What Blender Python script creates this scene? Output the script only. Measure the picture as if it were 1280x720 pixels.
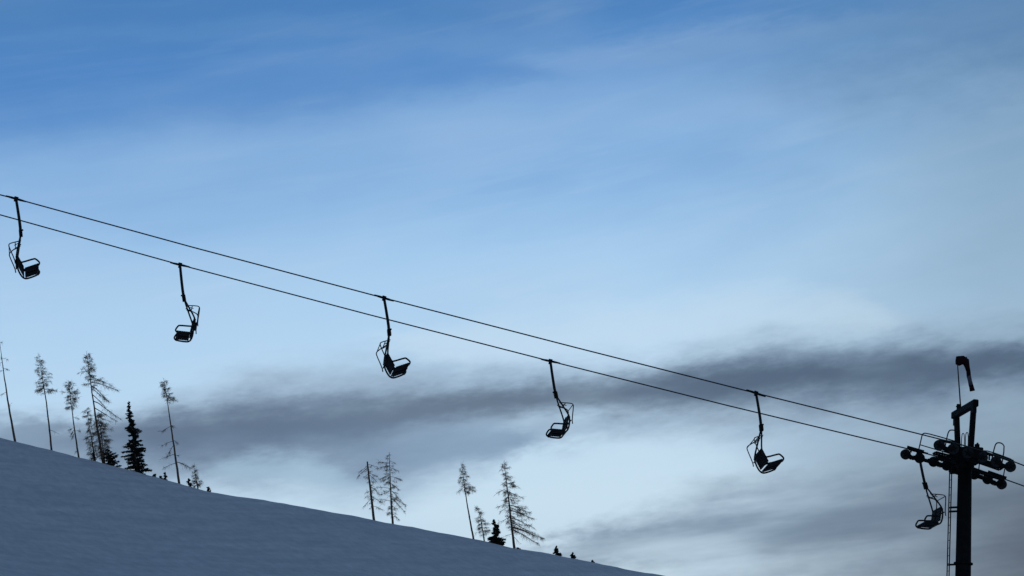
import bpy, math, random
import numpy as np
from mathutils import Vector, Matrix
R = math.radians
scene = bpy.context.scene
for o in list(bpy.data.objects): bpy.data.objects.remove(o)
col = scene.collection

# ------------------------------------------------------------------ camera
F = 2489.0                                  # focal length in pixels of a 1280 px wide frame (70 mm)
PITCH, ROLL = R(14.7), R(6.5)
CAM = Vector((0, 0, 1.7))
fw = Vector((0, math.cos(PITCH), math.sin(PITCH)))
up0 = Vector((0, -math.sin(PITCH), math.cos(PITCH)))
rt0 = Vector((1, 0, 0))
# verticals lean to the upper left: the camera is rolled
rt = rt0 * math.cos(ROLL) - up0 * math.sin(ROLL)
upv = up0 * math.cos(ROLL) + rt0 * math.sin(ROLL)
cd = bpy.data.cameras.new('camera'); cam = bpy.data.objects.new('camera', cd); col.objects.link(cam)
cd.lens = 70; cd.sensor_width = 36; cd.clip_start = 0.1; cd.clip_end = 8000
cam.matrix_world = Matrix(((rt.x, upv.x, -fw.x, CAM.x), (rt.y, upv.y, -fw.y, CAM.y), (rt.z, upv.z, -fw.z, CAM.z), (0, 0, 0, 1)))
scene.camera = cam
def ray(px, py): return fw + rt * ((px - 640) / F) + upv * ((360 - py) / F)
def azel(px, py):
    d = ray(px, py).normalized()
    return math.degrees(math.atan2(d.x, d.y)), math.degrees(math.asin(d.z))

# ------------------------------------------------------------------ exposure
vs = scene.view_settings
vs.view_transform = 'Standard'; vs.look = 'None'; vs.exposure = 0; vs.gamma = 1; vs.use_curve_mapping = False

# ------------------------------------------------------------------ sky
SUN_EL, SUN_AZ = R(5.0), R(-22)             # low behind the hill, so the slope lies in shade
STR = 0.1
w = bpy.data.worlds.new('World'); scene.world = w; w.use_nodes = True
nt = w.node_tree; nt.nodes.clear()
class S:
    """a scalar socket with operators"""
    def __init__(s, sock): s.s = sock
    def __add__(a, b): return m('ADD', a, b)
    def __radd__(a, b): return m('ADD', b, a)
    def __sub__(a, b): return m('SUBTRACT', a, b)
    def __rsub__(a, b): return m('SUBTRACT', b, a)
    def __mul__(a, b): return m('MULTIPLY', a, b)
    def __rmul__(a, b): return m('MULTIPLY', b, a)
    def __truediv__(a, b): return m('DIVIDE', a, b)
def put(v, inp):
    if isinstance(v, S): nt.links.new(v.s, inp)
    else: inp.default_value = v
def m(op, a, b=0.0, clamp=False):
    n = nt.nodes.new('ShaderNodeMath'); n.operation = op; n.use_clamp = clamp
    put(a, n.inputs[0]); put(b, n.inputs[1]); return S(n.outputs[0])
def sstep(v, a, b):
    n = nt.nodes.new('ShaderNodeMapRange'); n.interpolation_type = 'SMOOTHSTEP'
    put(v, n.inputs[0]); n.inputs[1].default_value = a; n.inputs[2].default_value = b; return S(n.outputs[0])
def comb(x, y, z=0.0):
    n = nt.nodes.new('ShaderNodeCombineXYZ'); put(x, n.inputs[0]); put(y, n.inputs[1]); put(z, n.inputs[2]); return S(n.outputs[0])
def noise(x, y, z=0.0, scale=1.0, detail=4, rough=0.55, dist=0.0):
    n = nt.nodes.new('ShaderNodeTexNoise'); put(comb(x, y, z), n.inputs['Vector'])
    n.inputs['Scale'].default_value = scale; n.inputs['Detail'].default_value = detail
    n.inputs['Roughness'].default_value = rough; n.inputs['Distortion'].default_value = dist
    return S(n.outputs['Fac'])
def lin(h, k=1.0):
    h = h.lstrip('#'); o = []
    for i in (0, 2, 4):
        c = int(h[i:i+2], 16) / 255
        o.append((c / 12.92 if c < .04045 else ((c + .055) / 1.055) ** 2.4) * k)
    return (*o, 1)
def mix(f, a, b):
    n = nt.nodes.new('ShaderNodeMix'); n.data_type = 'RGBA'; n.clamp_factor = True
    put(f, n.inputs[0])
    for v, i in ((a, 6), (b, 7)):
        if isinstance(v, S): nt.links.new(v.s, n.inputs[i])
        else: n.inputs[i].default_value = lin(v, 1 / STR)
    return S(n.outputs[2])
tc = nt.nodes.new('ShaderNodeTexCoord'); sp = nt.nodes.new('ShaderNodeSeparateXYZ')
nt.links.new(tc.outputs['Generated'], sp.inputs[0])
dx, dy, dz = (S(sp.outputs[i]) for i in range(3))
az = m('ARCTAN2', dx, dy) * (180 / math.pi)
el = m('ARCSINE', dz) * (180 / math.pi)
sky = nt.nodes.new('ShaderNodeTexSky'); sky.sky_type = 'NISHITA'; sky.sun_disc = False
sky.sun_elevation = SUN_EL; sky.sun_rotation = SUN_AZ; sky.altitude = 1500; sky.air_density = 1.0; sky.dust_density = 0.3; sky.ozone_density = 2.0
NSKY = S(sky.outputs[0])
# long soft clouds: positions in degrees of azimuth and elevation
wob = (noise(az, el * 2.2, 3.1, .16, 5, .55) - .5)            # slow warping
wob2 = (noise(az, el * 3.0, 7.7, .55, 5, .6) - .5)
wob3 = (noise(az - el * .3, el * 2.2, 4.4, 1.5, 5, .65) - .5)
def bank(pts, half, warp=1.6, edge=1.0, soft=.9):
    """a cloud bank along a line through pts (pixels of the frame -> directions), half-thickness per point in px"""
    a = [azel(*p) for p in pts]
    n = nt.nodes.new('ShaderNodeFloatCurve')
    # centre line as a function of azimuth
    lo, hi = -24.0, 24.0
    def curve(vals, vlo, vhi):
        n = nt.nodes.new('ShaderNodeFloatCurve'); c = n.mapping.curves[0]
        P = [((q[0] - lo) / (hi - lo), (v - vlo) / (vhi - vlo)) for q, v in zip(a, vals)]
        P = [(0.0, P[0][1])] + P + [(1.0, P[-1][1])]
        c.points[0].location = P[0]; c.points[1].location = P[-1]
        for q in P[1:-1]: c.points.new(*q)
        n.mapping.update()
        put((az - lo) * (1 / (hi - lo)), n.inputs['Value'])
        return S(n.outputs[0]) * (vhi - vlo) + vlo
    cen = curve([q[1] for q in a], 0.0, 30.0)
    hw = curve([h / 43.4 for h in half], 0.0, 6.0)
    dist = m('ABSOLUTE', el - cen + wob * warp + wob2 * edge + wob3 * (edge * .25))
    return sstep(dist / m('MAXIMUM', hw, .25), 1.0 + soft, 1.0 - soft) * sstep(hw, .0, .35)
ell = el + wob * 1.2 + az * 0.02
ramp = nt.nodes.new('ShaderNodeValToRGB'); cr = ramp.color_ramp; cr.interpolation = 'B_SPLINE'
stops = [(0, '#c3cfd6'), (5, '#c9dce8'), (9, '#c3dcee'), (12.5, '#b7d6f0'), (15.0, '#abd0f0'), (17.2, '#93bde6'), (19.0, '#78a7da'), (20.8, '#5c90ca'), (22.5, '#4d82bd'), (25.5, '#4678b0'), (30, '#3d6896')]
put(ell / 30.0, ramp.inputs[0])
cr.elements[0].position = 0; cr.elements[0].color = lin(stops[0][1])
cr.elements[1].position = 1; cr.elements[1].color = lin(stops[-1][1])
for p, h in stops[1:-1]: cr.elements.new(p / 30).color = lin(h)
vm = nt.nodes.new('ShaderNodeVectorMath'); vm.operation = 'SCALE'; vm.inputs['Scale'].default_value = 1 / STR
nt.links.new(ramp.outputs[0], vm.inputs[0])
# above the frame, unseen grey added over the blue to dim light on snow
high = mix(.62, NSKY, '#434a56')
c = mix(sstep(el, 26, 55), S(vm.outputs[0]), high)
# veil: thin high cirrus streaks
st = noise(az * .30 + el * .15, el * 1.1 - az * .12, 1.3, .34, 5, .45, .2)
st2 = noise(az * .2 - el * .1, el * 1.9 - az * .15, 9.3, .9, 5, .6, .2)
c = mix(sstep(st, .40, .78) * sstep(el, 25, 20.5) * .30, c, '#b4cde6')
c = mix(sstep(st2, .42, .78) * sstep(el, 25, 20.5) * .12, c, '#c9dcec')
c = mix(sstep(st, .52, .22) * sstep(el, 12, 18) * .22, c, '#4a80c2')
veil = bank([(-300, 250), (0, 235), (300, 205), (520, 165), (760, 125), (1000, 105), (1280, 90), (1600, 70)], [40, 66, 70, 62, 55, 50, 40, 30], 1.1, .6, 1.0)
c = mix(veil * .42, c, '#96bbe2')
blue = bank([(-300, 110), (0, 112), (240, 108), (430, 98), (600, 92), (760, 95)], [56, 48, 42, 34, 20, 0], .9, .7, 1.0)
c = mix(blue * .52, c, '#4a81c2')
pale = bank([(-300, 60), (200, 40), (420, 35), (560, 50), (700, 40)], [0, 10, 16, 16, 0], 1.0, .5, .95)
c = mix(pale * .10, c, '#8fb4da')
fib = bank([(560, 95), (760, 68), (900, 50), (1060, 32), (1280, 14), (1500, 0)], [0, 12, 15, 12, 8, 6], .7, .9, .95)
c = mix(fib * .22, c, '#a0bbdb')
# the air turns greyer to the right of the lift tower
c = mix(sstep(az + wob * 6, 3, 19) * sstep(el, 60, 20) * sstep(el, 25, 18) * .62, c, '#7492a9')
c = mix(sstep(az + wob * 5 + wob2 * 3, 4, 18) * sstep(el + wob * 4 + wob2 * 2, 17.2, 20.4) * sstep(el, 24, 20.5) * .62, c, '#4c79a8')
glow = bank([(400, 430), (640, 425), (860, 405), (1050, 395), (1180, 400)], [0, 30, 36, 26, 0], 1.0, 1.2, .98)
c = mix(glow * .35, c, '#cfe3f0')
lowglow = bank([(420, 640), (600, 630), (760, 610), (900, 590), (1000, 590)], [0, 30, 40, 30, 0], 1.0, 1.2, .98)
c = mix(lowglow * .4, c, '#cbe3f1')
# dark bank across the middle
b = bank([(-300, 570), (0, 540), (180, 540), (350, 530), (520, 516), (640, 508), (800, 500), (950, 484), (1120, 474), (1280, 465), (1500, 460)],
         [0, 5, 28, 44, 46, 38, 36, 48, 48, 44, 30], 1.2, 1.2, 1.0)
c = mix(b * .68 * sstep(noise(az * .5, el * 1.4, 2.2, .5, 4, .5), .10, .55), c, mix(sstep(az, -8, 4), '#63748a', '#5d7088'))
core = bank([(100, 545), (250, 540), (420, 528), (560, 508), (720, 498), (950, 474), (1150, 458), (1300, 452)], [2, 20, 21, 15, 16, 24, 24, 18], 1.1, .9, .95)
c = mix(core * (sstep(az, 0, 6) * .12 + .64), c, mix(sstep(az, 0, 7), '#526074', '#42546c'))
# blue-grey underside left of the centre with a bright hole in it
b2 = bank([(-200, 575), (0, 560), (200, 565), (350, 560), (480, 570), (600, 560), (700, 545)], [14, 26, 34, 42, 42, 28, 6], 1.2, 1.0, .95)
c = mix(b2 * .70, c, mix(sstep(az, -8, -1), '#5f748f', '#718cab'))
hole = bank([(220, 590), (300, 582), (380, 590), (450, 600), (520, 615)], [0, 13, 15, 8, 0], .8, .8, .95)
c = mix(hole * .5, c, '#a9cbe2')
# streaky grey stratus low on the right
b3 = bank([(560, 710), (700, 695), (800, 680), (950, 660), (1100, 655), (1280, 650), (1600, 660)], [0, 14, 34, 56, 76, 95, 95], 1.3, 1.6, .95)
c = mix(b3 * (sstep(noise(az * .30, el * 1.9, 5.5, .55, 4, .5), .28, .68) * .55 + .25), c, '#6b8097')
c = mix(b3 * sstep(noise(az * .25, el * 3.0, 8.5, .8, 5, .55), .5, .8) * .25, c, '#b4c8d4')
c = mix(sstep(az + wob * 8, 5, 15) * sstep(el + wob * 2, 10.5, 5.5) * .8, c, '#4c5260')
bg = nt.nodes.new('ShaderNodeBackground'); bg.inputs[1].default_value = STR
nt.links.new(c.s, bg.inputs[0])
out = nt.nodes.new('ShaderNodeOutputWorld'); nt.links.new(bg.outputs[0], out.inputs[0])

# ------------------------------------------------------------------ sun
sd = bpy.data.lights.new('sun', 'SUN'); sd.energy = 0.6; sd.angle = R(12); sd.color = (1, .93, .84)
sun = bpy.data.objects.new('sun', sd); col.objects.link(sun)
sv = Vector((math.sin(SUN_AZ) * math.cos(SUN_EL), math.cos(SUN_AZ) * math.cos(SUN_EL), math.sin(SUN_EL)))
sun.rotation_euler = sv.to_track_quat('Z', 'Y').to_euler(); sun.location = (0, 0, 60)

# ------------------------------------------------------------------ materials
def material(name, colour, rough=.6, metal=0.0, var=.25, scale=6.0, bump=0.0, spec=.5, coords='Object'):
    mt = bpy.data.materials.new(name); mt.use_nodes = True; t = mt.node_tree; p = t.nodes['Principled BSDF']
    p.inputs['Roughness'].default_value = rough; p.inputs['Metallic'].default_value = metal
    p.inputs['Specular IOR Level'].default_value = spec
    co = t.nodes.new('ShaderNodeTexCoord'); n = t.nodes.new('ShaderNodeTexNoise')
    n.inputs['Scale'].default_value = scale; n.inputs['Detail'].default_value = 4
    t.links.new(co.outputs[coords], n.inputs['Vector'])
    r = t.nodes.new('ShaderNodeValToRGB')
    r.color_ramp.elements[0].color = (*[x * (1 - var) for x in colour], 1); r.color_ramp.elements[1].color = (*[min(1, x * (1 + var)) for x in colour], 1)
    r.color_ramp.elements[0].position = .3; r.color_ramp.elements[1].position = .7
    t.links.new(n.outputs['Fac'], r.inputs[0]); t.links.new(r.outputs[0], p.inputs['Base Color'])
    if bump:
        b = t.nodes.new('ShaderNodeBump'); b.inputs['Strength'].default_value = bump; b.inputs['Distance'].default_value = .01
        t.links.new(n.outputs['Fac'], b.inputs['Height']); t.links.new(b.outputs[0], p.inputs['Normal'])
    return mt
M = {
    'steel': material('dark_painted_steel', (.009, .009, .009), .7, 0, .3, 5, .3, .05),
    'rope': material('steel_rope', (.04, .04, .04), .6, 0, .3, 30, 0, .3),
    'rubber': material('black_rubber', (.010, .010, .011), .7, 0, .2, 10, 0, .3),
    'tube': material('chair_tube', (.014, .014, .014), .6, 0, .3, 8, 0, .15),
    'wood': material('weathered_slats', (.016, .013, .011), .8, 0, .35, 12, .3, .2),
    'larch': material('larch_bark', (.12, .085, .062), .95, 0, .35, 3, 0, .1),
    'twig': material('larch_twigs', (.20, .135, .09), .95, 0, .3, 2, 0, .1),
    'needle': material('spruce_needles', (.026, .031, .025), .95, 0, .45, 1.2, 0, .1),
    'white': material('faded_white_cloth', (.10, .09, .10), .9, 0, .15, 6, 0, .1),
    'red': material('dark_red_cloth', (.018, .006, .008), .9, 0, .2, 6, 0, .1),
}
def snow_material():
    mt = bpy.data.materials.new('packed_snow'); mt.use_nodes = True; t = mt.node_tree; p = t.nodes['Principled BSDF']
    p.inputs['Roughness'].default_value = .85; p.inputs['Specular IOR Level'].default_value = .15
    co = t.nodes.new('ShaderNodeTexCoord')
    def nz(along, across, deg, det, ro=.6):
        # long features: turn the slope's x axis to the given heading, then stretch along it
        m1 = t.nodes.new('ShaderNodeMapping'); m1.inputs['Rotation'].default_value = (0, 0, R(-deg)); t.links.new(co.outputs['Object'], m1.inputs[0])
        mp = t.nodes.new('ShaderNodeMapping'); mp.inputs['Scale'].default_value = (1 / along, 1 / across, 1)
        t.links.new(m1.outputs[0], mp.inputs[0]); n = t.nodes.new('ShaderNodeTexNoise'); n.inputs['Scale'].default_value = 1.0
        n.inputs['Detail'].default_value = det; n.inputs['Roughness'].default_value = ro; t.links.new(mp.outputs[0], n.inputs['Vector']); return n.outputs['Fac']
    def mm(op, a, b):
        n = t.nodes.new('ShaderNodeMath'); n.operation = op
        for v, i in ((a, 0), (b, 1)):
            if isinstance(v, float): n.inputs[i].default_value = v
            else: t.links.new(v, n.inputs[i])
        return n.outputs[0]
    a = nz(30, 5, -60, 6, .62); b = nz(9, 1.1, -62, 5, .65); d = nz(50, 40, 0, 3)
    s = mm('ADD', mm('ADD', mm('MULTIPLY', a, .35), mm('MULTIPLY', b, .40)), mm('MULTIPLY', d, .25))
    r = t.nodes.new('ShaderNodeValToRGB')
    r.color_ramp.elements[0].position = .41; r.color_ramp.elements[0].color = (.62, .60, .62, 1)
    r.color_ramp.elements[1].position = .60; r.color_ramp.elements[1].color = (.79, .76, .76, 1); r.color_ramp.elements.new(.68).color = (.90, .87, .86, 1)
    t.links.new(s, r.inputs[0]); t.links.new(r.outputs[0], p.inputs['Base Color'])
    f = nz(1.6, .7, -55, 6, .75)
    bu = t.nodes.new('ShaderNodeBump'); bu.inputs['Strength'].default_value = 1.0; bu.inputs['Distance'].default_value = .12
    t.links.new(mm('ADD', s, mm('MULTIPLY', f, .25)), bu.inputs['Height']); t.links.new(bu.outputs[0], p.inputs['Normal'])
    return mt
M['snow'] = snow_material()

# ------------------------------------------------------------------ mesh helpers
class MB:
    def __init__(s): s.v = []; s.f = []
    def add(s, vs, fs):
        k = len(s.v); s.v += [tuple(q) for q in vs]; s.f += [tuple(i + k for i in f) for f in fs]
    def tube(s, path, r, n=8, cap=True):
        path = [Vector(p) for p in path]; N = len(path)
        rs = r if isinstance(r, (list, tuple)) else [r] * N
        vs = []; ref = None
        for i, p in enumerate(path):
            t = (path[min(i + 1, N - 1)] - path[max(i - 1, 0)]).normalized()
            if ref is None:
                ref = t.cross(Vector((0, 0, 1)))
                if ref.length < .1: ref = t.cross(Vector((1, 0, 0)))
            ref = (ref - t * ref.dot(t)).normalized(); b = t.cross(ref)
            for k in range(n):
                a = 2 * math.pi * (k + .5) / n
                vs.append(p + (ref * math.cos(a) + b * math.sin(a)) * rs[i])
        fs = [(i * n + k, i * n + (k + 1) % n, (i + 1) * n + (k + 1) % n, (i + 1) * n + k) for i in range(N - 1) for k in range(n)]
        if cap: fs += [tuple(range(n - 1, -1, -1)), tuple((N - 1) * n + k for k in range(n))]
        s.add(vs, fs)
    def box(s, c, ax, ay, az, bev=.0):
        """box with centre and three half vectors; bevelled edges when bev > 0"""
        c, ax, ay, az = Vector(c), Vector(ax), Vector(ay), Vector(az)
        if not bev:
            vs = [c + ax * i + ay * j + az * k for i in (-1, 1) for j in (-1, 1) for k in (-1, 1)]
            s.add(vs, [(0, 1, 3, 2), (4, 6, 7, 5), (0, 4, 5, 1), (2, 3, 7, 6), (0, 2, 6, 4), (1, 5, 7, 3)]); return
        A, B, C = ax.length, ay.length, az.length; a, b, d = ax / A, ay / B, az / C
        # octagonal cross-section in the ay/az plane
        e = min(bev, B * .9, C * .9)
        ring = [(B, C - e), (B - e, C), (-B + e, C), (-B, C - e), (-B, -C + e), (-B + e, -C), (B - e, -C), (B, -C + e)]
        vs = [c + ax * i + b * y + d * z for i in (-1, 1) for y, z in ring]
        s.add(vs, [(k, (k + 1) % 8, 8 + (k + 1) % 8, 8 + k) for k in range(8)] + [tuple(range(7, -1, -1)), tuple(range(8, 16))])
    def beam(s, a, b, side, hw, hh, bev=0.0):
        a, b = Vector(a), Vector(b); d = b - a; side = Vector(side); side = (side - d.normalized() * side.dot(d.normalized())).normalized()
        n = d.normalized().cross(side)
        s.box((a + b) / 2, d / 2, side * hw, n * hh, bev)
    def lathe(s, c, axis, prof, n=24):
        """prof: (distance along the axis, radius)"""
        c, axis = Vector(c), Vector(axis).normalized(); r = axis.cross(Vector((0, 0, 1)))
        if r.length < .1: r = axis.cross(Vector((1, 0, 0)))
        r.normalize(); b = axis.cross(r); vs = []; N = len(prof)
        for h, q in prof:
            for k in range(n):
                t = 2 * math.pi * k / n; vs.append(c + axis * h + (r * math.cos(t) + b * math.sin(t)) * q)
        fs = [(i * n + k, i * n + (k + 1) % n, (i + 1) * n + (k + 1) % n, (i + 1) * n + k) for i in range(N - 1) for k in range(n)]
        fs += [tuple(range(n - 1, -1, -1)), tuple((N - 1) * n + k for k in range(n))]
        s.add(vs, fs)
    def build(s, name, mat, parent=None, smooth=False):
        me = bpy.data.meshes.new(name); me.from_pydata(s.v, [], s.f); me.materials.append(mat)
        if smooth: me.polygons.foreach_set('use_smooth', [True] * len(me.polygons))
        me.update(); o = bpy.data.objects.new(name, me); col.objects.link(o)
        if parent: o.parent = parent
        return o
def smooth_path(p, it=2):
    p = [Vector(q) for q in p]
    for _ in range(it):
        q = [p[0]]
        for a, b in zip(p[:-1], p[1:]): q += [a * .75 + b * .25, a * .25 + b * .75]
        p = q + [p[-1]]
    return p
def thing(name, label, cat, loc=(0, 0, 0), group=None, rz=0):
    o = bpy.data.objects.new(name, None); col.objects.link(o); o.location = loc; o.rotation_euler = (0, 0, rz); o.empty_display_size = .3
    return tag(o, label, cat, group)
def tag(o, label, cat, group=None):
    o['label'] = label; o['category'] = cat
    if group: o['group'] = group
    return o
def children(o): return [c for c in bpy.data.objects if c.parent == o]
def copy_tree(o, parent=None):
    c = o.copy(); col.objects.link(c); c.parent = parent
    for ch in children(o): copy_tree(ch, c)
    return c

# ------------------------------------------------------------------ where the lift runs
YAW = R(6.5)                                  # the line runs away from the camera to the right
D0, GAUGE = 70.0, 2.8
CROSS = Vector((-math.sin(YAW), math.cos(YAW), 0)); ALONG = Vector((math.cos(YAW), math.sin(YAW), 0))
def PP(px, py, v):
    """point seen at (px, py) on the vertical plane v metres behind the near rope"""
    d = ray(px, py); o = Vector((0, D0, 0)) + CROSS * v
    return CAM + d * ((o - CAM).dot(CROSS) / d.dot(CROSS))
def PY(px, py, y):
    d = ray(px, py); return CAM + d * (y / d.y)

# ------------------------------------------------------------------ snow slope
SKY = [(-120, 515), (-60, 531), (0, 547), (20, 552), (64, 563), (98, 572), (123, 577.5), (164, 589), (223, 604.5), (262, 614.5), (328, 624.6), (377, 633.5), (430, 643), (468, 650),
       (491, 654.5), (530, 662), (560, 667.5), (592, 674), (629, 682), (643, 685), (668, 689.3), (692, 694), (718, 699), (749, 705), (781, 711), (812, 716.3), (835, 720.5), (900, 733), (1000, 752), (1300, 815)]
YC = 300.0
pts = [PY(px, py, YC) for px, py in SKY]
KX = np.array([p.x for p in pts]); KZ = np.array([p.z for p in pts])
def zc(x):
    x = np.asarray(x, float)
    z = np.interp(x, KX, KZ)
    z = np.where(x < KX[0], KZ[0] + (KX[0] - x) * .30, z); z = np.where(x > KX[-1], KZ[-1] - (x - KX[-1]) * .30, z)
    return z
Z0 = float(zc(0.0))
def q(y):
    y = np.asarray(y, float)
    yy = np.array([-3000, -400, -60, 0, 75, 150, 200, 250, 290, 299, 306, 330, 420, 900, 3500])
    zz = np.array([-75, -30, -4.5, 0, 4.2, 8.6, 14.2, 24.0, Z0 - 2.6, Z0 - .15, Z0 - .1, Z0 - 7, Z0 - 40, Z0 - 150, Z0 - 160])
    return np.interp(y, yy, zz)
def qs(y):                                     # smoothed profile
    s = np.where(np.abs(np.asarray(y, float) - 300) < 45, 1.2, 9.0)
    return sum(q(y + s * k) for k in (-2, -1, 0, 1, 2)) / 5
def nval(x, y, seed=0):                        # cheap smooth relief
    rng = np.random.RandomState(seed); t = 0
    for i in range(7):
        a = rng.uniform(0, 6.28); f = rng.uniform(.6, 1.6); t = t + np.sin((x * math.cos(a) + y * math.sin(a) * .35) * f + rng.uniform(0, 6.28))
    return t / 7
CORR_X = np.linspace(-120, 120, 241); CORR = np.zeros(241)
def height(x, y):
    zx = zc(x) + np.interp(x, CORR_X, CORR)
    d = (zx - Z0)
    d = 150 * np.tanh(d / 150)
    z = d + qs(y)
    near = np.clip(1 - np.abs(y - 180) / 140, 0, 1)
    u_ = x * .5 - y * .87; v_ = x * .87 + y * .5          # down the fall line, and across it
    z = z + near * (.22 * nval(v_ * .16, u_ * .05, 3) + .09 * nval(v_ * .55, u_ * .16, 5) + .03 * nval(v_ * 1.3, u_ * .6, 6))
    crest = np.clip(1 - np.abs(y - 300) / 22, 0, 1)
    z = z + crest * (.14 * nval(x * .55, y * .5, 9) + .10 * nval(x * 1.7, y * .8, 12) + .10 * nval(x * .2, y * .2, 14)) * (1 - SET)
    return z
SET = 1
# settle the crest so that its outline is the one in the photograph
for _ in range(3):
    ang = CORR_X[:, None] / YC; yy = np.linspace(60, 330, 500)[None, :]
    xx = ang * yy; e = (height(xx, yy) - CAM.z) / yy
    want = (zc(CORR_X) - CAM.z) / YC
    CORR += (want - e.max(1)) * YC
SET = 0
def axis(lo, hi, core0, core1, step, grow=1.12):
    a = list(np.arange(core0, core1 + .01, step)); s = step
    x = core1
    while x < hi: s *= grow; x += s; a.append(min(x, hi))
    x = core0; s = step
    while x > lo: s *= grow; x -= s; a.insert(0, max(x, lo))
    return np.array(a)
gx = axis(-3000, 3000, -95, 60, 1.0); gy = np.concatenate([axis(-2500, 285, 60, 285, 1.4)[:], np.arange(285.6, 320, .7), axis(321, 3400, 321, 330, 2.0)])
gy = np.unique(gy)
X, Y = np.meshgrid(gx, gy); Z = height(X, Y)
verts = np.stack([X, Y, Z], -1).reshape(-1, 3); nx, ny = len(gx), len(gy)
idx = np.arange(nx * ny).reshape(ny, nx)
faces = np.stack([idx[:-1, :-1], idx[:-1, 1:], idx[1:, 1:], idx[1:, :-1]], -1).reshape(-1, 4)
me = bpy.data.meshes.new('snow_slope'); me.from_pydata(verts.tolist(), [], faces.tolist()); me.polygons.foreach_set('use_smooth', [True] * len(me.polygons))
me.materials.append(M['snow']); snow = bpy.data.objects.new('snow_slope', me); col.objects.link(snow); snow['kind'] = 'structure'
snow['label'] = 'smooth packed snow slope falling to the right, in blue shade'
def gz(x, y): return float(height(np.array([x]), np.array([y]))[0])

# ------------------------------------------------------------------ haul ropes
def rope(pix, v, label):
    p = [PP(a, b, v) for a, b in pix]
    o = MB(); o.tube(p, .0245, 6); r = o.build('haul_rope', M['rope'], smooth=True)
    return tag(r, label, 'cable', 'haul rope runs of the chairlift')
near_px = [(-420, 134), (-200, 191.5), (0, 243.5), (20, 248.5), (240, 308.8), (480, 372.5), (720, 434.5), (945, 491.5), (1060, 520), (1174, 548.7), (1192, 553.3), (1210, 558.3), (1228, 563.6), (1245, 569.2), (1263, 575.4), (1280, 582), (1420, 637), (1600, 709)]
far_px = [(-420, 142), (-200, 210), (0, 268.5), (20, 274), (225, 331), (460, 393), (688, 451.5), (910, 507), (1132, 560.3), (1149.5, 564.8), (1167, 569.4), (1183.5, 574), (1201, 579.4), (1218, 585), (1234.5, 591), (1252, 597.6), (1280, 607.6), (1420, 660), (1600, 728)]
rope(near_px, 0, 'thin black steel rope nearer the camera, upper of the two parallel lines')
rope(far_px, GAUGE, 'thin black steel rope farther away, lower of the two parallel lines')
def rope_at(pix, x):
    return float(np.interp(x, [p[0] for p in pix], [p[1] for p in pix]))

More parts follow.
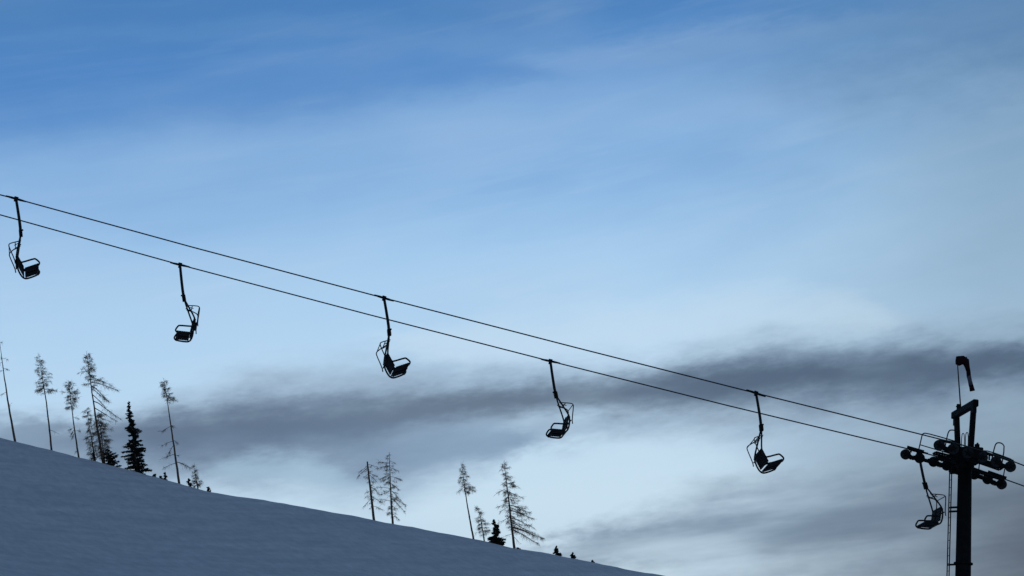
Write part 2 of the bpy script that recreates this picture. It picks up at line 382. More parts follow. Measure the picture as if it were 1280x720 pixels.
# ------------------------------------------------------------------ chairs
SC = F / (D0 + 0.3)
Rp, Up = (math.cos(ROLL), -math.sin(ROLL)), (-math.sin(ROLL), -math.cos(ROLL))
def L(px, py, v=0.0):                          # side view of one chair, measured from its grip, in metres
    a, b = px - 480, py - 372
    return Vector(((a * Rp[0] + b * Rp[1]) / SC, v, (a * Up[0] + b * Up[1]) / SC))
HW = .56
def make_chair():
    root = thing('chairlift_chair', '', 'chair', group='empty chairs hanging from the chairlift rope')
    g = MB(); g.box((0, 0, .03), (.07, 0, 0), (0, .035, 0), (0, 0, .05), .02); g.tube([(-.36, 0, 0), (-.14, 0, .0), (.14, 0, 0), (.36, 0, 0)], [.026, .042, .042, .026], 8)
    g.box((0, -.02, -.05), (.05, 0, 0), (0, .05, 0), (0, 0, .06), .02)
    g.build('grip', M['steel'], root)
    h = MB(); pth = smooth_path([L(480, 372), L(482.2, 384), L(484.6, 398), L(486.4, 410), L(487, 419)], 2)
    k = len(pth); h.tube(pth, [.047 + .008 * i / k for i in range(k)], 10); h.build('hanger', M['tube'], root, True)
    j = MB(); j.box(L(487.0, 416.5), (.06, 0, 0), (0, .09, 0), (0, 0, .12), .03)
    j.tube([L(486, 414), L(489.8, 411.8)], .03, 6); j.tube([L(486.5, 418, -.14), L(486.5, 418, .14)], .035, 8); j.build('bracket', M['steel'], root)
    top, bt, sb, sf = (486.8, 419), (482.7, 452), (493, 467), (508.8, 461)
    fr = MB()
    for s in (-1, 1):                          # side tubes: from the bracket down behind the seat and forward under it
        fr.tube(smooth_path([L(*top), L(486.6, 422, s * HW * .22), L(485.2, 433, s * HW * .5), L(bt[0] + .2, bt[1] - 2, s * HW), L(485.0, 458.5, s * HW), L(489.6, 466.6, s * HW), L(494, 469.2, s * HW), L(499.5, 467.6, s * HW), L(508, 463.8, s * HW), L(510.3, 461, s * HW)], 2), .030, 8)
    for a in ((bt[0], bt[1]), (482.6, 456.5), (492, 468.2), (508.3, 463.6)):
        fr.tube([L(a[0], a[1], -HW), L(a[0], a[1], HW)], .022, 8)
    fr.build('frame', M['tube'], root, True)
    def slats(name, a, b, n, thick, ends):
        p = MB(); A, B = L(*a), L(*b); d = B - A; s = d.length; u = d.normalized(); nn = u.cross(Vector((0, 1, 0)))
        for i in range(n):
            c = A + d * ((i + .5) / n); p.box(c, (0, HW * ends, 0), u * (s / n / 2 * .97), nn * thick, .008)
        for yy in (-.8, -.25, .25, .8):
            p.box((A + B) / 2 - nn * (thick + .012) * (1 if name == 'seat' else -1), (0, .02, 0), d * .5, nn * .010)
        return p.build(name, M['wood'], root)
    slats('backrest', (482.8, 448.6), (491.6, 464.9), 6, .026, .97)
    slats('seat', (493.8, 467.0), (509.6, 460.8), 6, .030, .97)
    for s in (-1, 1):
        a = MB(); a.tube(smooth_path([L(488.6, 459.5, s * HW), L(491, 459.3, s * HW), L(504, 454.6, s * HW), L(506, 454.8, s * HW), L(510.6, 458.6, s * HW), L(510.6, 461, s * HW), L(508.5, 463.8, s * HW)], 1), .030, 8)
        a.build('armrest', M['tube'], root, True)
    sbm = MB()
    for s in (-1, 1):
        sbm.tube(smooth_path([L(482.2, 461.5, s * HW), L(481, 456, s * HW), L(474, 440.5, s * HW), L(473.6, 437.5, s * HW), L(475.5, 435, s * HW * .9), L(487.5, 428.5, s * HW * .4)], 1), .019, 6)
    sbm.tube([L(473.8, 438, -HW), L(473.8, 438, HW)], .0155, 6)
    sbm.build('safety_bar', M['tube'], root, True)
    ft = MB(); ft.tube([L(481, 432.2, -.3), L(481, 432.2, .3)], .017, 6); ft.tube([L(487, 430.5, -.25), L(480, 435, -.25)], .014, 6); ft.tube([L(487, 430.5, .25), L(480, 435, .25)], .014, 6)
    ft.build('footrest', M['tube'], root)
    return root
chair = make_chair()
CH = [(20, 0, 'leftmost empty chair, at the left edge on the upper rope, seat facing right', 8, -2.2, 0, 1.03),
      (225, 1, 'empty chair on the lower rope right of the first one, leftmost of those facing left', 7, 5.0, 0, 1.025),
      (480, 0, 'empty chair in the middle of the upper rope, over the dark cloud, facing right', 6, 0, -3, 1.03),
      (688, 1, 'empty chair in the middle of the lower rope, above the tall wide larch, facing left', 3, 4.8, 0, 1.025),
      (945, 0, 'empty chair on the upper rope nearest to the tower, facing right', 2, 3.4, -5, 1.025),
      (1148, 1, 'empty chair right under the wheels of the tower, beside its ladder', 0, 4.8, 0, 1.035)]
for i, (px, far, label, yaw, sw, tl, sc) in enumerate(CH):
    c_ = chair if i == 0 else copy_tree(chair)
    pix = far_px if far else near_px
    c_.location = PP(px, rope_at(pix, px), GAUGE if far else 0)
    c_.rotation_euler = (R(-tl if far else tl), R(sw), YAW + (math.pi if far else 0) + R(yaw)); c_.scale = (sc,) * 3
    c_['label'] = label
    for ch in children(c_):
        if ch.name.startswith('grip'): ch.rotation_euler = (0, R(-21.5 if far else 21.5), 0)

# ------------------------------------------------------------------ tower
MID = GAUGE / 2
top = PP(1206.5, 563, MID); low = PP(1204.2, 700, MID)
ax = (top - low).normalized()                  # tower axis, leaning back against the pull of the line
base = top
while base.z > gz(base.x, base.y) - .3: base = base - ax * .1
tw = thing('lift_tower', 'black steel chairlift tower with wheel trains, gantry and side ladder at the right edge', 'lift tower', (base.x, base.y, gz(base.x, base.y)))
inv = tw.location.copy()
def part(mb, name, mat=M['steel'], smooth=False, parent=tw):
    mb.v = [tuple(Vector(v) - inv) for v in mb.v]
    return mb.build(name, mat, parent, smooth)
side = CROSS
fwd = side.cross(ax).normalized() * 1.0
if fwd.x < 0: fwd = -fwd
H = (top - base).length
t = MB()
t.tube([base - ax * .5, base + ax * .02, top - ax * (H * .5), top - ax * .1], [.40, .38, .30, .25], 20)
part(t, 'column', smooth=True)
t = MB(); t.lathe(base + ax * .3, ax, [(-.03, .41), (-.03, .58), (.04, .58), (.04, .40)], 20)
for k in range(12):
    a = k * math.pi / 6; t.box(base + ax * .36 + (side * math.cos(a) + fwd * math.sin(a)) * .5, ax * .03, side * .025, fwd * .025)
part(t, 'base_flange')
t = MB(); t.lathe(top - ax * 4.2, ax, [(-.03, .30), (-.03, .345), (.03, .345), (.03, .30)], 20); part(t, 'column_flange')
# head frame: cross arm carrying the two wheel trains
t = MB(); ca = PP(1208, 573, MID); t.beam(ca - side * (MID + .02), ca + side * (MID + .02), ax, .16, .19, .03)
part(t, 'cross_arm')
t = MB(); t.lathe(top - ax * .25, ax, [(-.45, .29), (-.35, .34), (.25, .34), (.33, .29)], 20); 
for s in (-1, 1): t.box(top - ax * .20 + fwd * (.36 * s), fwd * .09, side * .22, ax * .3, .03)
part(t, 'head_collar')
# gantry frame
gb = MB(); n0 = PP(1219.8, 503.6, .12); f0 = PP(1192.3, 519.6, GAUGE - .10)
gb.beam(n0, f0, fwd, .105, .135, .03)
part(gb, 'gantry_beam')
for (a, b, v0, v1) in (((1217.2, 507), (1213.2, 566), .30, .75), ((1195.8, 520), (1197.6, 570), GAUGE - .3, GAUGE - .75)):
    g = MB(); g.beam(PP(*a, v0), PP(*b, v1), fwd, .095, .085, .02)
    part(g, 'gantry_post')
for (a, v) in (((1217.5, 511.5), .18), ((1194.5, 527.0), GAUGE - .2)):
    g = MB(); g.box(PP(*a, v), fwd * .07, side * .10, ax * .15, .03); part(g, 'gantry_gusset')
g = MB(); g.box(PP(1198.6, 508.5, GAUGE - .75), fwd * .07, side * .07, ax * .10, .02); g.tube([PP(1195, 508, GAUGE - .75), PP(1202, 509.5, GAUGE - .75)], .025, 6); part(g, 'mast_socket')

def wheel(px, py, v, r, lab=None):
    c = PP(px, py, v); t = MB()
    t.lathe(c, side, [(-.055, r * .62), (-.06, r * .96), (-.045, r), (-.012, r * .9), (.012, r * .9), (.045, r), (.06, r * .96), (.055, r * .62)], 28)
    w_ = part(t, 'sheave', M['rubber'])
    h = MB(); h.lathe(c, side, [(-.10, .03), (-.09, .06), (.09, .06), (.10, .03)], 12)
    for k in range(5):
        a = k * 2 * math.pi / 5; d = ax * math.cos(a) + fwd * math.sin(a); h.beam(c + d * .05, c + d * r * .7, side, .066, .02)
    part(h, 'hub', M['steel'], parent=tw).parent = w_
    return c
def train(cs, v, sheave_r, dv):
    P = [wheel(x, y, v, sheave_r) for x, y in cs]
    dirn = (P[-1] - P[0]).normalized(); dn = dirn.cross(side).normalized()
    if dn.z > 0: dn = -dn
    o = side * dv
    for i in range(0, len(P), 2):              # rocker plates for each pair of wheels
        t = MB(); a, b = P[i], P[i + 1]; mid = (a + b) / 2
        for s in (-1, 1):
            q_ = side * .085 * s
            t.beam(a + q_, mid + dn * .07 + q_, side, .01, .065); t.beam(mid + dn * .07 + q_, b + q_, side, .01, .065)
        t.tube([mid + dn * .06 - side * .12, mid + dn * .06 + side * .12], .045, 10)
        part(t, 'rocker')
    mids = [(P[i] + P[i + 1]) / 2 + dn * .06 for i in range(0, len(P), 2)]
    if len(mids) == 4:
        for a, b in ((mids[0], mids[1]), (mids[2], mids[3])):
            t = MB(); t.beam(a + o, b + o, side, .03, .07, .02); part(t, 'balance_beam')
        a, b = (mids[0] + mids[1]) / 2, (mids[2] + mids[3]) / 2
    else: a, b = mids[0], mids[-1]
    t = MB(); t.beam(a + o * 1.5, b + o * 1.5, side, .035, .085, .02); t.box((a + b) / 2 + o * 1.2, dirn * .18, side * .10, dn * .16, .03)
    part(t, 'main_beam')
    return P, dirn, dn
fp, fdir, fdn = train([(1132, 568), (1149.5, 572.6), (1167, 577.2), (1183.5, 581.9), (1201, 587.2), (1218, 593), (1234.5, 598.9), (1252, 605.3)], GAUGE, .195, -.13)
np_, ndir, ndn = train([(1174, 556.7), (1191.5, 561.2), (1209.5, 566.3), (1228, 571.8), (1245, 577.3), (1263, 583.3)], 0, .20, .13)
# rope catchers: plates set beside the first and last wheels
for (p0, p1, v, dv) in (((1133, 559.3), (1154, 565.3), GAUGE, -.1), ((1234, 590.2), (1257, 598.2), GAUGE, -.1), ((1176, 549.6), (1197, 553.6), 0, .1), ((1243, 567.5), (1268, 576.2), 0, .1), ((1222, 562.5), (1243, 568.3), 0, .12)):
    t = MB(); a, b = PP(*p0, v) + side * dv, PP(*p1, v) + side * dv
    t.beam(a, b, side, .012, .055); t.beam(a - ax * .2 + fwd * .15, a + fwd * .15, side, .012, .03); t.beam(b - ax * .2 - fwd * .15, b - fwd * .15, side, .012, .03)
    part(t, 'rope_catcher')
# walkways beside the wheels
def line(pix, v, r=.023, sm=1, name='handrail'):
    t = MB(); t.tube(smooth_path([PP(*p, v) for p in pix], sm), r, 6); part(t, name, M['tube'], True)
line([(1148, 564), (1152.2, 546), (1153.2, 542.2), (1157, 541.2), (1176, 546.3), (1199, 553)], GAUGE - .65)
line([(1150.2, 556), (1172, 562.5), (1194, 569)], GAUGE - .65, .02, 0)
line([(1179.5, 556), (1177, 577)], GAUGE - .65, .02, 0)
line([(1181.5, 558), (1184.5, 543), (1186.3, 538.6), (1189, 537.3), (1197, 538.5)], .9)
line([(1201.6, 562), (1202.2, 544), (1203.8, 541), (1205.6, 543.5), (1205.4, 562)], MID + .1, .016)
line([(1206.8, 560), (1207, 543), (1208.8, 539.8), (1210.4, 542.5), (1210, 560)], MID - .1, .016)
line([(1239.3, 576), (1243.4, 558), (1245.4, 554), (1249, 553.2), (1253, 554.5), (1255.8, 558.5), (1251.8, 584)], .85, .024)
line([(1256, 586), (1253.8, 598)], GAUGE - .8, .022, 0)
line([(1224.5, 576), (1223.2, 591)], GAUGE - .8, .022, 0)
line([(1216, 565), (1231, 562.8), (1245, 566.8), (1264, 574)], .5, .022)
for (p0, p1, v, nm) in (((1168, 566), (1197, 573.5), .75, 1), ((1219, 575.5), (1251, 586.5), .75, 1), ((1170, 572), (1200, 580), GAUGE - .65, 0), ((1216, 587), (1254, 599), GAUGE - .65, 0)):
    a, b = PP(*p0, v), PP(*p1, v); d = (b - a); n = int(d.length / .09); t = MB()
    for s in (-1, 1): t.beam(a + side * .17 * s, b + side * .17 * s, side, .015, .035)
    for k in range(n + 1):
        c_ = a + d * (k / n); t.beam(c_ - side * .16, c_ + side * .16, d, .034, .012)
    part(t, 'walkway')
# small fittings at the head
t = MB(); t.box(PP(1221.3, 561, .6), fwd * .07, side * .08, ax * .17, .02); t.tube([PP(1222.6, 556, .6), PP(1221.5, 553.5, .6)], .035, 8); part(t, 'switch_box')
t = MB(); t.box(PP(1188, 570, .4), fwd * .13, side * .05, ax * .06, .02); t.tube([PP(1188, 570, .4), PP(1203, 575, .5)], .03, 8); part(t, 'bracket_arm')
# ladder along the uphill side of the column
lb, lt = PP(1185.0, 722, MID), PP(1188.4, 588, MID); la = (lt - lb).normalized()
LB = lb - la * ((lb.z - gz(lb.x, lb.y) - .5) / la.z)
lad = thing('ladder', '', '', (0, 0, 0)); del lad['label'], lad['category']; lad.parent = tw; lad.location = (0, 0, 0)
bpy.data.objects.remove(lad)
t = MB()
for s in (-1, 1): t.beam(LB + side * .13 * s, lt + side * .13 * s + la * .15, side, .011, .019)
lad = part(t, 'ladder')
n = int((lt - LB).length / .28)
for k in range(n):
    t = MB(); c_ = LB + la * (.28 * k + .15); t.tube([c_ - side * .125, c_ + side * .125], .010, 6); part(t, 'rung', M['steel']).parent = lad
for y_ in (591.5, 634.5, 639.5, 706, 780):
    c_ = PP(np.interp(y_, [588, 722], [1188.4, 1185.0]), y_, MID)
    t = MB(); t.beam(c_, c_ + ALONG * .38 - Vector((0, 0, .02)), ax, .024, .10); part(t, 'ladder_bracket')

# ------------------------------------------------------------------ windsock
WV = GAUGE - .75
wb = PP(1200.6, 506.5, WV)
ws = thing('windsock', 'limp windsock with pale stripes on a thin pole above the tower gantry', 'windsock', wb)
inv = wb.copy()
t = MB(); wt = PP(1196.4, 447.5, WV); t.tube([wb, PP(1198.5, 477, WV), wt], [.026, .024, .018], 8); part(t, 'pole', M['tube'], True, ws)
t = MB(); t.tube([PP(1196.4, 456, WV), wt + Vector((0, 0, -.01)), PP(1208.5, 446.5, WV), PP(1207, 456.5, WV)], .02, 6)
part(t, 'hoop_frame', M['steel'], False, ws)
# the cloth: a wide mouth beside the pole that folds over and hangs down
cl = [((1195.6, 451), .14, .12), ((1199, 451.2), .165, .14), ((1204, 450.6), .16, .13), ((1207.2, 452), .13, .11), ((1208.9, 457.5), .085, .075), ((1210.2, 464), .075, .065), ((1211.3, 470), .078, .065),
      ((1212.6, 476), .066, .06), ((1213.8, 481.5), .074, .07), ((1215.4, 488.6), .086, .075)]
P_ = [PP(*c_[0], WV) for c_ in cl]; rings = []
nn = 14; rnd = random.Random(4)
for i, p in enumerate(P_):
    tdir = (P_[min(i + 1, len(P_) - 1)] - P_[max(i - 1, 0)]).normalized(); u_ = tdir.cross(side).normalized()
    ph = rnd.uniform(0, 6)
    rings.append([p + (u_ * math.cos(a) * cl[i][1] + side * math.sin(a) * cl[i][2]) * (1 + .13 * math.sin(a * 3 + ph) + .06 * math.sin(a * 5 + ph)) for a in [2 * math.pi * k / nn for k in range(nn)]])
def sleeve(i0, i1, mat, name, capped=False):
    t = MB(); vs_ = [v for r_ in rings[i0:i1 + 1] for v in r_]; N = i1 - i0 + 1
    fs = [(i * nn + k, i * nn + (k + 1) % nn, (i + 1) * nn + (k + 1) % nn, (i + 1) * nn + k) for i in range(N - 1) for k in range(nn)]
    if capped: fs.append(tuple(range(nn - 1, -1, -1)))
    t.add(vs_, fs); o = part(t, name, mat, True, ws); md = o.modifiers.new('cloth', 'SOLIDIFY'); md.thickness = .008; return o
sleeve(0, 5, M['red'], 'sock_mouth', True); sleeve(5, 6, M['red'], 'sock_stripe')
o = sleeve(6, 8, M['white'], 'sock_stripe'); o['label'] = 'paler greyish band of the sock'
sleeve(8, 9, M['red'], 'sock_end')

# ------------------------------------------------------------------ trees
def frame_axes(b, t_):
    up_ = (t_ - b).normalized(); r_ = Vector((1, 0, 0)); r_ = (r_ - up_ * r_.dot(up_)).normalized(); return up_, r_, up_.cross(r_)
def interp(tab, t, k):
    return float(np.interp(t, [a[0] for a in tab], [a[k] for a in tab]))
def larch(base, top_, y, prof, label, nb=60, seed=0, tr=1.5, twig=1.0, limbs=(), droop=.25, bare=0.0, name='larch_tree', depth=.75, tip=.93):
    """prof rows: height fraction from the tip down, reach to the left and to the right in px; limbs: extra branches (fraction, px dx, px dy at the tip)"""
    rnd = random.Random(seed); k = y / F
    b = PY(*base, y); t_ = PY(*top_, y); root = thing(name, label, 'tree', b, 'larches and spruces on the crest'); nb = int(nb * 1.35)
    up_, r_, d_ = frame_axes(b, t_); H_ = (t_ - b).length; bend = rnd.uniform(-.012, .012) * H_
    def axis_pt(f):                            # f measured from the tip
        h = 1 - f; return up_ * (H_ * h) + r_ * (bend * math.sin(h * math.pi)) + d_ * (bend * .6 * math.sin(h * 2.4))
    N = 14
    wig = [Vector((rnd.uniform(-1, 1), rnd.uniform(-1, 1), 0)) * .02 * H_ / 12 for _ in range(N + 1)]
    t = MB(); path = [up_ * -1.0] + [axis_pt(1 - i / N) + wig[i] * (1 if 0 < i else 0) for i in range(N + 1)]
    r0 = tr * k
    t.tube(path, [r0 * 1.15] + [r0 * (1.08 - tip * i / N) for i in range(N + 1)], 7)
    t.build('trunk', M['larch'], root, True)
    c = MB(); fine = MB()
    def twigs(p, dirn, L_, n, spread=1.0):
        for _ in range(n):
            q_ = Vector((rnd.gauss(0, .5), rnd.gauss(0, .5), rnd.gauss(-.35, .5))) * spread + dirn * .55
            q_.normalize(); l = L_ * rnd.uniform(.4, 1.25)
            mid = p + q_ * l * .5; p2 = mid + (q_ + Vector((rnd.gauss(0, .2), rnd.gauss(0, .2), -.35))).normalized() * l * .5
            rr = rnd.uniform(.007, .013) * twig
            fine.tube([p, mid, p2], [rr * 1.2, rr, rr * .6], 3, False)
            if rnd.random() < .75:
                q2 = Vector((rnd.gauss(0, 1), rnd.gauss(0, 1), rnd.gauss(-.5, .7))).normalized()
                fine.tube([mid, mid + q2 * l * .5], [rr * .9, rr * .5], 3, False)
    def branch(f, vec, L_, thick, up_tip=.25, tw_n=1.0):
        s0 = axis_pt(f); n = 6; pts_ = []; p = s0.copy(); d1 = vec.normalized()
        for i in range(n + 1):
            pts_.append(p.copy()); a = i / n
            dd = d1 + up_ * (-droop * math.sin(a * 2.6) * 1.2 + up_tip * a * a) + Vector((rnd.gauss(0, .09), rnd.gauss(0, .09), rnd.gauss(0, .06)))
            p = p + dd.normalized() * (L_ / n)
        c.tube(pts_, [thick * (1 - .75 * i / n) for i in range(n + 1)], 4)
        m_ = max(3, int((.6 + L_) * 6.5 * tw_n))
        for _ in range(m_):
            a = rnd.uniform(.22, 1.0) ** .8; i = min(int(a * n), n - 1); pp = pts_[i].lerp(pts_[i + 1], a * n - i)
            twigs(pp, (pts_[i + 1] - pts_[i]).normalized(), min(.5 + .22 * L_ * (1.1 - a), 1.1) * rnd.uniform(.6, 1.2), 2)
    WH = .55 / H_ * 1.0; wj = rnd.random(); side_gap = [(rnd.uniform(.35, 1.1), rnd.uniform(.35, 1.1)) for _ in range(60)]
    for i in range(nb):
        f = (i + rnd.random()) / nb; f = prof[0][0] + f * (prof[-1][0] - prof[0][0])
        if rnd.random() < .6: f = round(f / WH + wj) * WH - wj * WH + rnd.gauss(0, .006)      # whorls
        if f < .005: f = .005
        l, r = interp(prof, f, 1) * k, interp(prof, f, 2) * k
        ph = rnd.uniform(0, 2 * math.pi); cx, sx = math.cos(ph), math.sin(ph)
        L_ = ((r if cx > 0 else l) * abs(cx) + depth * .5 * (l + r) * abs(sx)) * rnd.choice((.4, .6, .75, .9, 1.0, 1.15))
        L_ *= side_gap[int(f / .035) % 60][0 if cx > 0 else 1] if f > .15 else 1
        if L_ < .30: continue
        if rnd.random() < bare: continue
        elev = rnd.uniform(-.12, .12) + (.55 if f < .12 else .15 if f < .3 else -.08)
        branch(f, r_ * cx + d_ * sx + up_ * elev, L_, .010 + .009 * L_, rnd.uniform(.1, .6), 1.0)
    for (f, ddx, ddy, *mult) in limbs:
        v = (rt * ddx - upv * ddy) * k; v = v + d_ * rnd.uniform(-.25, .25) * v.length
        branch(f, v + up_ * droop * v.length * .5, v.length, .022 + .014 * v.length, .1, mult[0] if mult else 1.2)
    # leader tip
    if tip > .6: twigs(axis_pt(0), up_, .4, 3, .3)
    for f in [rnd.uniform(.02, .95) for _ in range(26)]: twigs(axis_pt(f), (r_ * rnd.uniform(-1, 1) + d_ * rnd.uniform(-1, 1)).normalized(), .28, 1, .4)
    if c.v: c.build('branches', M['larch'], root)['kind'] = 'stuff'
    fine.build('twigs', M['twig'], root)['kind'] = 'stuff'
    return root
def spruce(base, top_, y, wpx, label, n=60, seed=0, name='spruce_tree', cat='tree', rag=.3, taper=.9, skirt=.0, trunk_px=1.2, grp='larches and spruces on the crest', clump=1.0):
    rnd = random.Random(seed); k = y / F; b = PY(*base, y); t_ = PY(*top_, y); up_, r_, d_ = frame_axes(b, t_); H_ = (t_ - b).length
    root = thing(name, label, cat, b, grp)
    t = MB(); t.tube([up_ * -.6, up_ * H_ * .5, up_ * H_], [trunk_px * k, trunk_px * k * .6, .02], 6); t.build('trunk', M['larch'], root, True)
    c = MB()
    def needle(p, d, l, w_):
        s_ = d.cross(Vector((rnd.gauss(0, 1), rnd.gauss(0, 1), rnd.gauss(0, 1)))).normalized() * w_
        m1 = p + d * l * .45
        c.add([p, m1 + s_, p + d * l, m1 - s_ + Vector((0, 0, -w_ * .4))], [(0, 1, 2, 3)])
    gaps = [rnd.random() for _ in range(9)]
    for i in range(n):
        f = ((i + .5 * rnd.random()) / n); ph = rnd.uniform(0, 6.283)
        prof = (f ** taper) * (1 - skirt * max(0, f - .8) * 3)
        L_ = max(.10, wpx * .5 * k * prof * rnd.uniform(1 - rag * 1.3, 1 + rag) * (.8 + .3 * gaps[int(f * 8.99)]))
        d1 = r_ * math.cos(ph) + d_ * math.sin(ph); s0 = up_ * (H_ * (1 - f) * .985); p = s0.copy(); m_ = 6; pts_ = []
        for j in range(m_ + 1):
            pts_.append(p.copy()); a = j / m_; p = p + (d1 + up_ * (.18 - .75 * a + (.55 * a * a if f > .4 else .3 * a))).normalized() * (L_ / m_)
        c.tube(pts_[::2], [.03 * (1 - .3 * j) for j in range(len(pts_[::2]))], 3, False)
        for _ in range(int((14 + 42 * L_) * clump)):
            a = rnd.uniform(.02, 1); j = min(int(a * m_), m_ - 1); pp = pts_[j].lerp(pts_[j + 1], a * m_ - j)
            dd = ((pts_[j + 1] - pts_[j]).normalized() * .8 + Vector((rnd.gauss(0, .5), rnd.gauss(0, .5), rnd.gauss(-.45, .4)))).normalized()
            needle(pp, dd, rnd.uniform(.18, .48) * min(1, .4 + L_ * .6), rnd.uniform(.045, .09))
    c.build('crown', M['needle'], root)['kind'] = 'stuff'
    return root

larch((19, 553), (0, 428), 301, [(0, 2, 2), (.3, 3, 4)], 'bare leaning pole-like larch trunk at the left edge with only short stubs', 8, 1, 1.5, limbs=[(.16, 7, 1, .8), (.26, 8, 2, 1.0), (.2, -8, 3), (.50, -9, 5, .6), (.62, 2, 1)], bare=.3)
larch((64.5, 564), (48, 443.5), 301, [(0, 1.5, 1.5), (.10, 5, 5), (.2, 8, 9), (.3, 9, 13), (.37, 6, 17), (.395, 1, 10)], 'tall thin larch with a high tufted crown, second from the left edge', 62, 2, 1.25, 1.0, limbs=[(.345, -13, 4), (.36, 17, 1), (.78, 13, 6, .2)])
larch((98.5, 573), (86, 477.5), 302, [(0, 3, 3), (.08, 7, 7), (.22, 9, 11), (.32, 6, 9), (.36, 1, 1)], 'slim larch with small round top and tufts on its trunk, left of the tallest larch', 66, 3, 1.15, 1.0, limbs=[(.46, 8, 2, 1.), (.60, -8, 3), (.62, -5, 6, 2), (.64, 7, 0), (.66, -4, 7, 2), (.9, -3, 1)])
larch((129, 579), (108.5, 441), 303, [(0, 2, 2), (.1, 5, 7), (.2, 8, 14), (.27, 9, 20), (.30, 4, 22), (.34, 1, 1)], 'tallest larch of the left group, long bare branches sweeping right', 72, 4, 1.6, 1.0,
      limbs=[(.17, -16, 1, .8), (.22, 30, 10), (.27, 34, 8), (.33, 26, 16, 1.5), (.38, 20, 20, .8), (.30, 22, 18, 1.4), (.44, 36, 22, .8), (.50, 30, 18, .6), (.58, 22, 6, .2), (.66, 7, 3), (.72, -6, 3)])
larch((119, 577), (108, 511), 305, [(0, 3, 3), (.25, 7, 7), (.6, 9, 8), (.95, 8, 7)], 'short brown larch crowding the left foot of the tallest one', 100, 5, .9)
larch((131, 580), (122, 517), 301.5, [(0, 4, 5), (.3, 9, 15), (.6, 10, 14), (.9, 8, 9)], 'short bushy larch in front of the foot of the tallest one', 120, 6, 1.0, 1.1)
spruce((118.5, 578.5), (116.5, 565), 300.6, 8, 'tiny dark spruce sapling at the foot of the left larch clump', 26, 7, 'spruce_sapling')
spruce((143, 585), (133, 561), 300.8, 27, 'low bushy dark spruce between the larch clump and the tall spruce', 60, 8, 'spruce_sapling', rag=.4, taper=.6)
spruce((172, 592), (160.5, 501), 301, 28, 'tall dense dark spruce, the only big evergreen on the crest', 230, 9, rag=.5, taper=.74, trunk_px=1.5, clump=1.15)
larch((224, 605), (205, 475), 301, [(0, 2, 2), (.06, 5, 5), (.14, 3, 9), (.20, 3, 14), (.225, 1, 1)], 'ragged thin larch with sparse uneven branches, right of the tall spruce', 58, 10, 1.5, 1.1,
      limbs=[(.2, 13, 0), (.16, 9, 2), (.45, -13, 7, .9), (.43, 4, 4, 2), (.59, -14, 6, .9), (.58, 5, 4), (.63, -9, 12), (.72, -18, 4, .9), (.73, 5, -1, 1), (.80, -17, 5, .7), (.79, 14, 3, .6), (.79, 20, 9, .9)])
for (bx, by, tx, ty, w_, lab, sd_) in ((193, 597.2, 193.5, 592.5, 7, 'tiny ragged shrub just right of the tall spruce', 30), (201.5, 599.3, 200.5, 595, 3, 'tiny dark shrub left of a pointed sapling on the crest', 31),
                               (207.5, 601, 205.5, 590.5, 5, 'pointed little spruce sapling left of the ragged larch', 32), 
                               (237.5, 609.5, 236, 597.5, 7, 'dark little spruce pressed against the small larch', 35), (262.5, 615.5, 259.5, 608.5, 4.5, 'tiny leaning sapling, last one of the left group', 36)):
    spruce((bx, by), (tx, ty), 300.8, w_, lab, 24, sd_, 'spruce_sapling', rag=.6, taper=.7, trunk_px=.4, grp='saplings on the crest', clump=1.3)
larch((247.5, 612), (242, 582.5), 301, [(0, 2, 2), (.3, 4, 6), (.6, 5, 9), (.85, 6, 11)], 'small young larch at the right end of the left group', 58, 11, .8, 1.0)
larch((467.5, 651), (459, 577), 301, [(0, .5, 1), (.15, 4, 8), (.5, 5, 10), (.8, 2, 8), (.85, 1, 2)], 'larch with a broken top, left of the pair in the middle', 34, 12, 1.6, .9,
      limbs=[(.08, -12, 8, .6), (.10, -14, 13, .9), (.05, 14, 3, .3), (.2, 12, 3, 1.4), (.22, 10, 8, 1.4), (.42, 12, 8), (.5, -7, 2), (.62, -10, 10, .9), (.6, 16, 8, 1.), (.75, 14, 5), (.55, -8, 4, .6)], tip=.5)
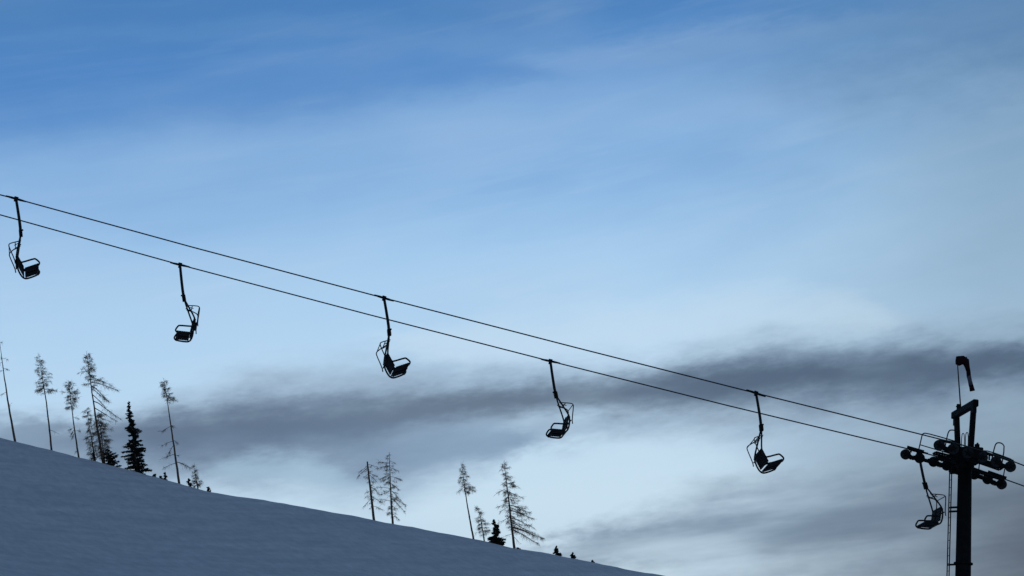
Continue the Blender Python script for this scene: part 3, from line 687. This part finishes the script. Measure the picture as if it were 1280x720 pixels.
larch((491, 655.5), (486.5, 567), 302, [(0, 1.5, 1.5), (.1, 4, 4), (.2, 8, 9), (.35, 13, 14), (.55, 12, 9), (.75, 6, 10), (.93, 3, 6)], 'feathery larch with a pointed top, right of the pair in the middle', 54, 13, 1.35, 1.0,
      limbs=[(.14, -14, -3, 1.2), (.18, -16, 3, 1.4), (.2, 12, 4), (.3, -14, 5), (.33, 15, 2, 1.5), (.42, 12, 9), (.5, -18, -4, .9), (.52, 13, 14), (.6, 20, 12, 1.2), (.63, 17, 18, .9), (.68, -18, -6, .7), (.85, 10, 8, 1), (.8, -6, 6, .8)])
larch((592, 674.5), (577, 581), 301, [(0, 2, 2), (.1, 4, 4), (.25, 7, 9), (.33, 8, 12), (.37, 5, 8), (.39, 1, 1)], 'thin larch with a bare lower trunk and a small high crown, right of centre', 56, 14, 1.15, 1.0, limbs=[(.31, 14, 4, 1.5), (.3, -8, 5, 1.6)])
larch((605.5, 677), (597.5, 634.5), 303, [(0, 3, 3), (.3, 6, 7), (.6, 7, 9), (.85, 6, 8)], 'small fuzzy larch between the thin larch and the dark spruce', 66, 15, .85, .85, droop=.1)
spruce((622.5, 682.5), (617, 649), 300.9, 26, 'small dark cone-shaped spruce left of the wide larch', 90, 16, taper=.8, rag=.33, clump=1.1)
larch((643, 686), (630, 577), 301, [(0, 2, 2), (.1, 5, 6), (.25, 8, 14), (.4, 8, 20), (.45, 7, 24), (.6, 5, 26), (.75, 3, 30), (.80, 2, 12)], 'big lopsided larch with dense branches reaching far to the right', 92, 17, 1.6, 1.0,
      limbs=[(.25, 16, 4, 1.4), (.31, -15, 7, .9), (.36, 20, 6, 1.2), (.48, -16, 5, .9), (.5, 28, 8, 1.2), (.52, -13, 6, .8), (.56, 32, 10, 1.2), (.64, -17, 5, .7), (.65, 30, 12, .9), (.7, 36, 15, .9), (.75, 40, 14, 1.3), (.78, 34, 16, 1.4), (.76, 42, 10, 1.0), (.83, -13, 4, .4), (.86, 10, 10, .2)])
for (bx, by, tx, ty, w_, lab, sd_) in ((648.5, 688, 646, 685, 5, 'tiny twig tuft right of the wide larch', 40), (697, 696.5, 695.2, 682.5, 13, 'largest of the three little spruces low on the right', 41), (716.5, 700, 715.2, 690.5, 8, 'middle one of the three little spruces low on the right', 42),
                                   (741, 704.8, 740.5, 700.3, 4.5, 'smallest and lowest of the three little spruces on the right', 43)):
    spruce((bx, by), (tx, ty), 300.8, w_, lab, 30, sd_, 'spruce_sapling', rag=.35, taper=.7, trunk_px=.5, grp='saplings on the crest', clump=1.3)
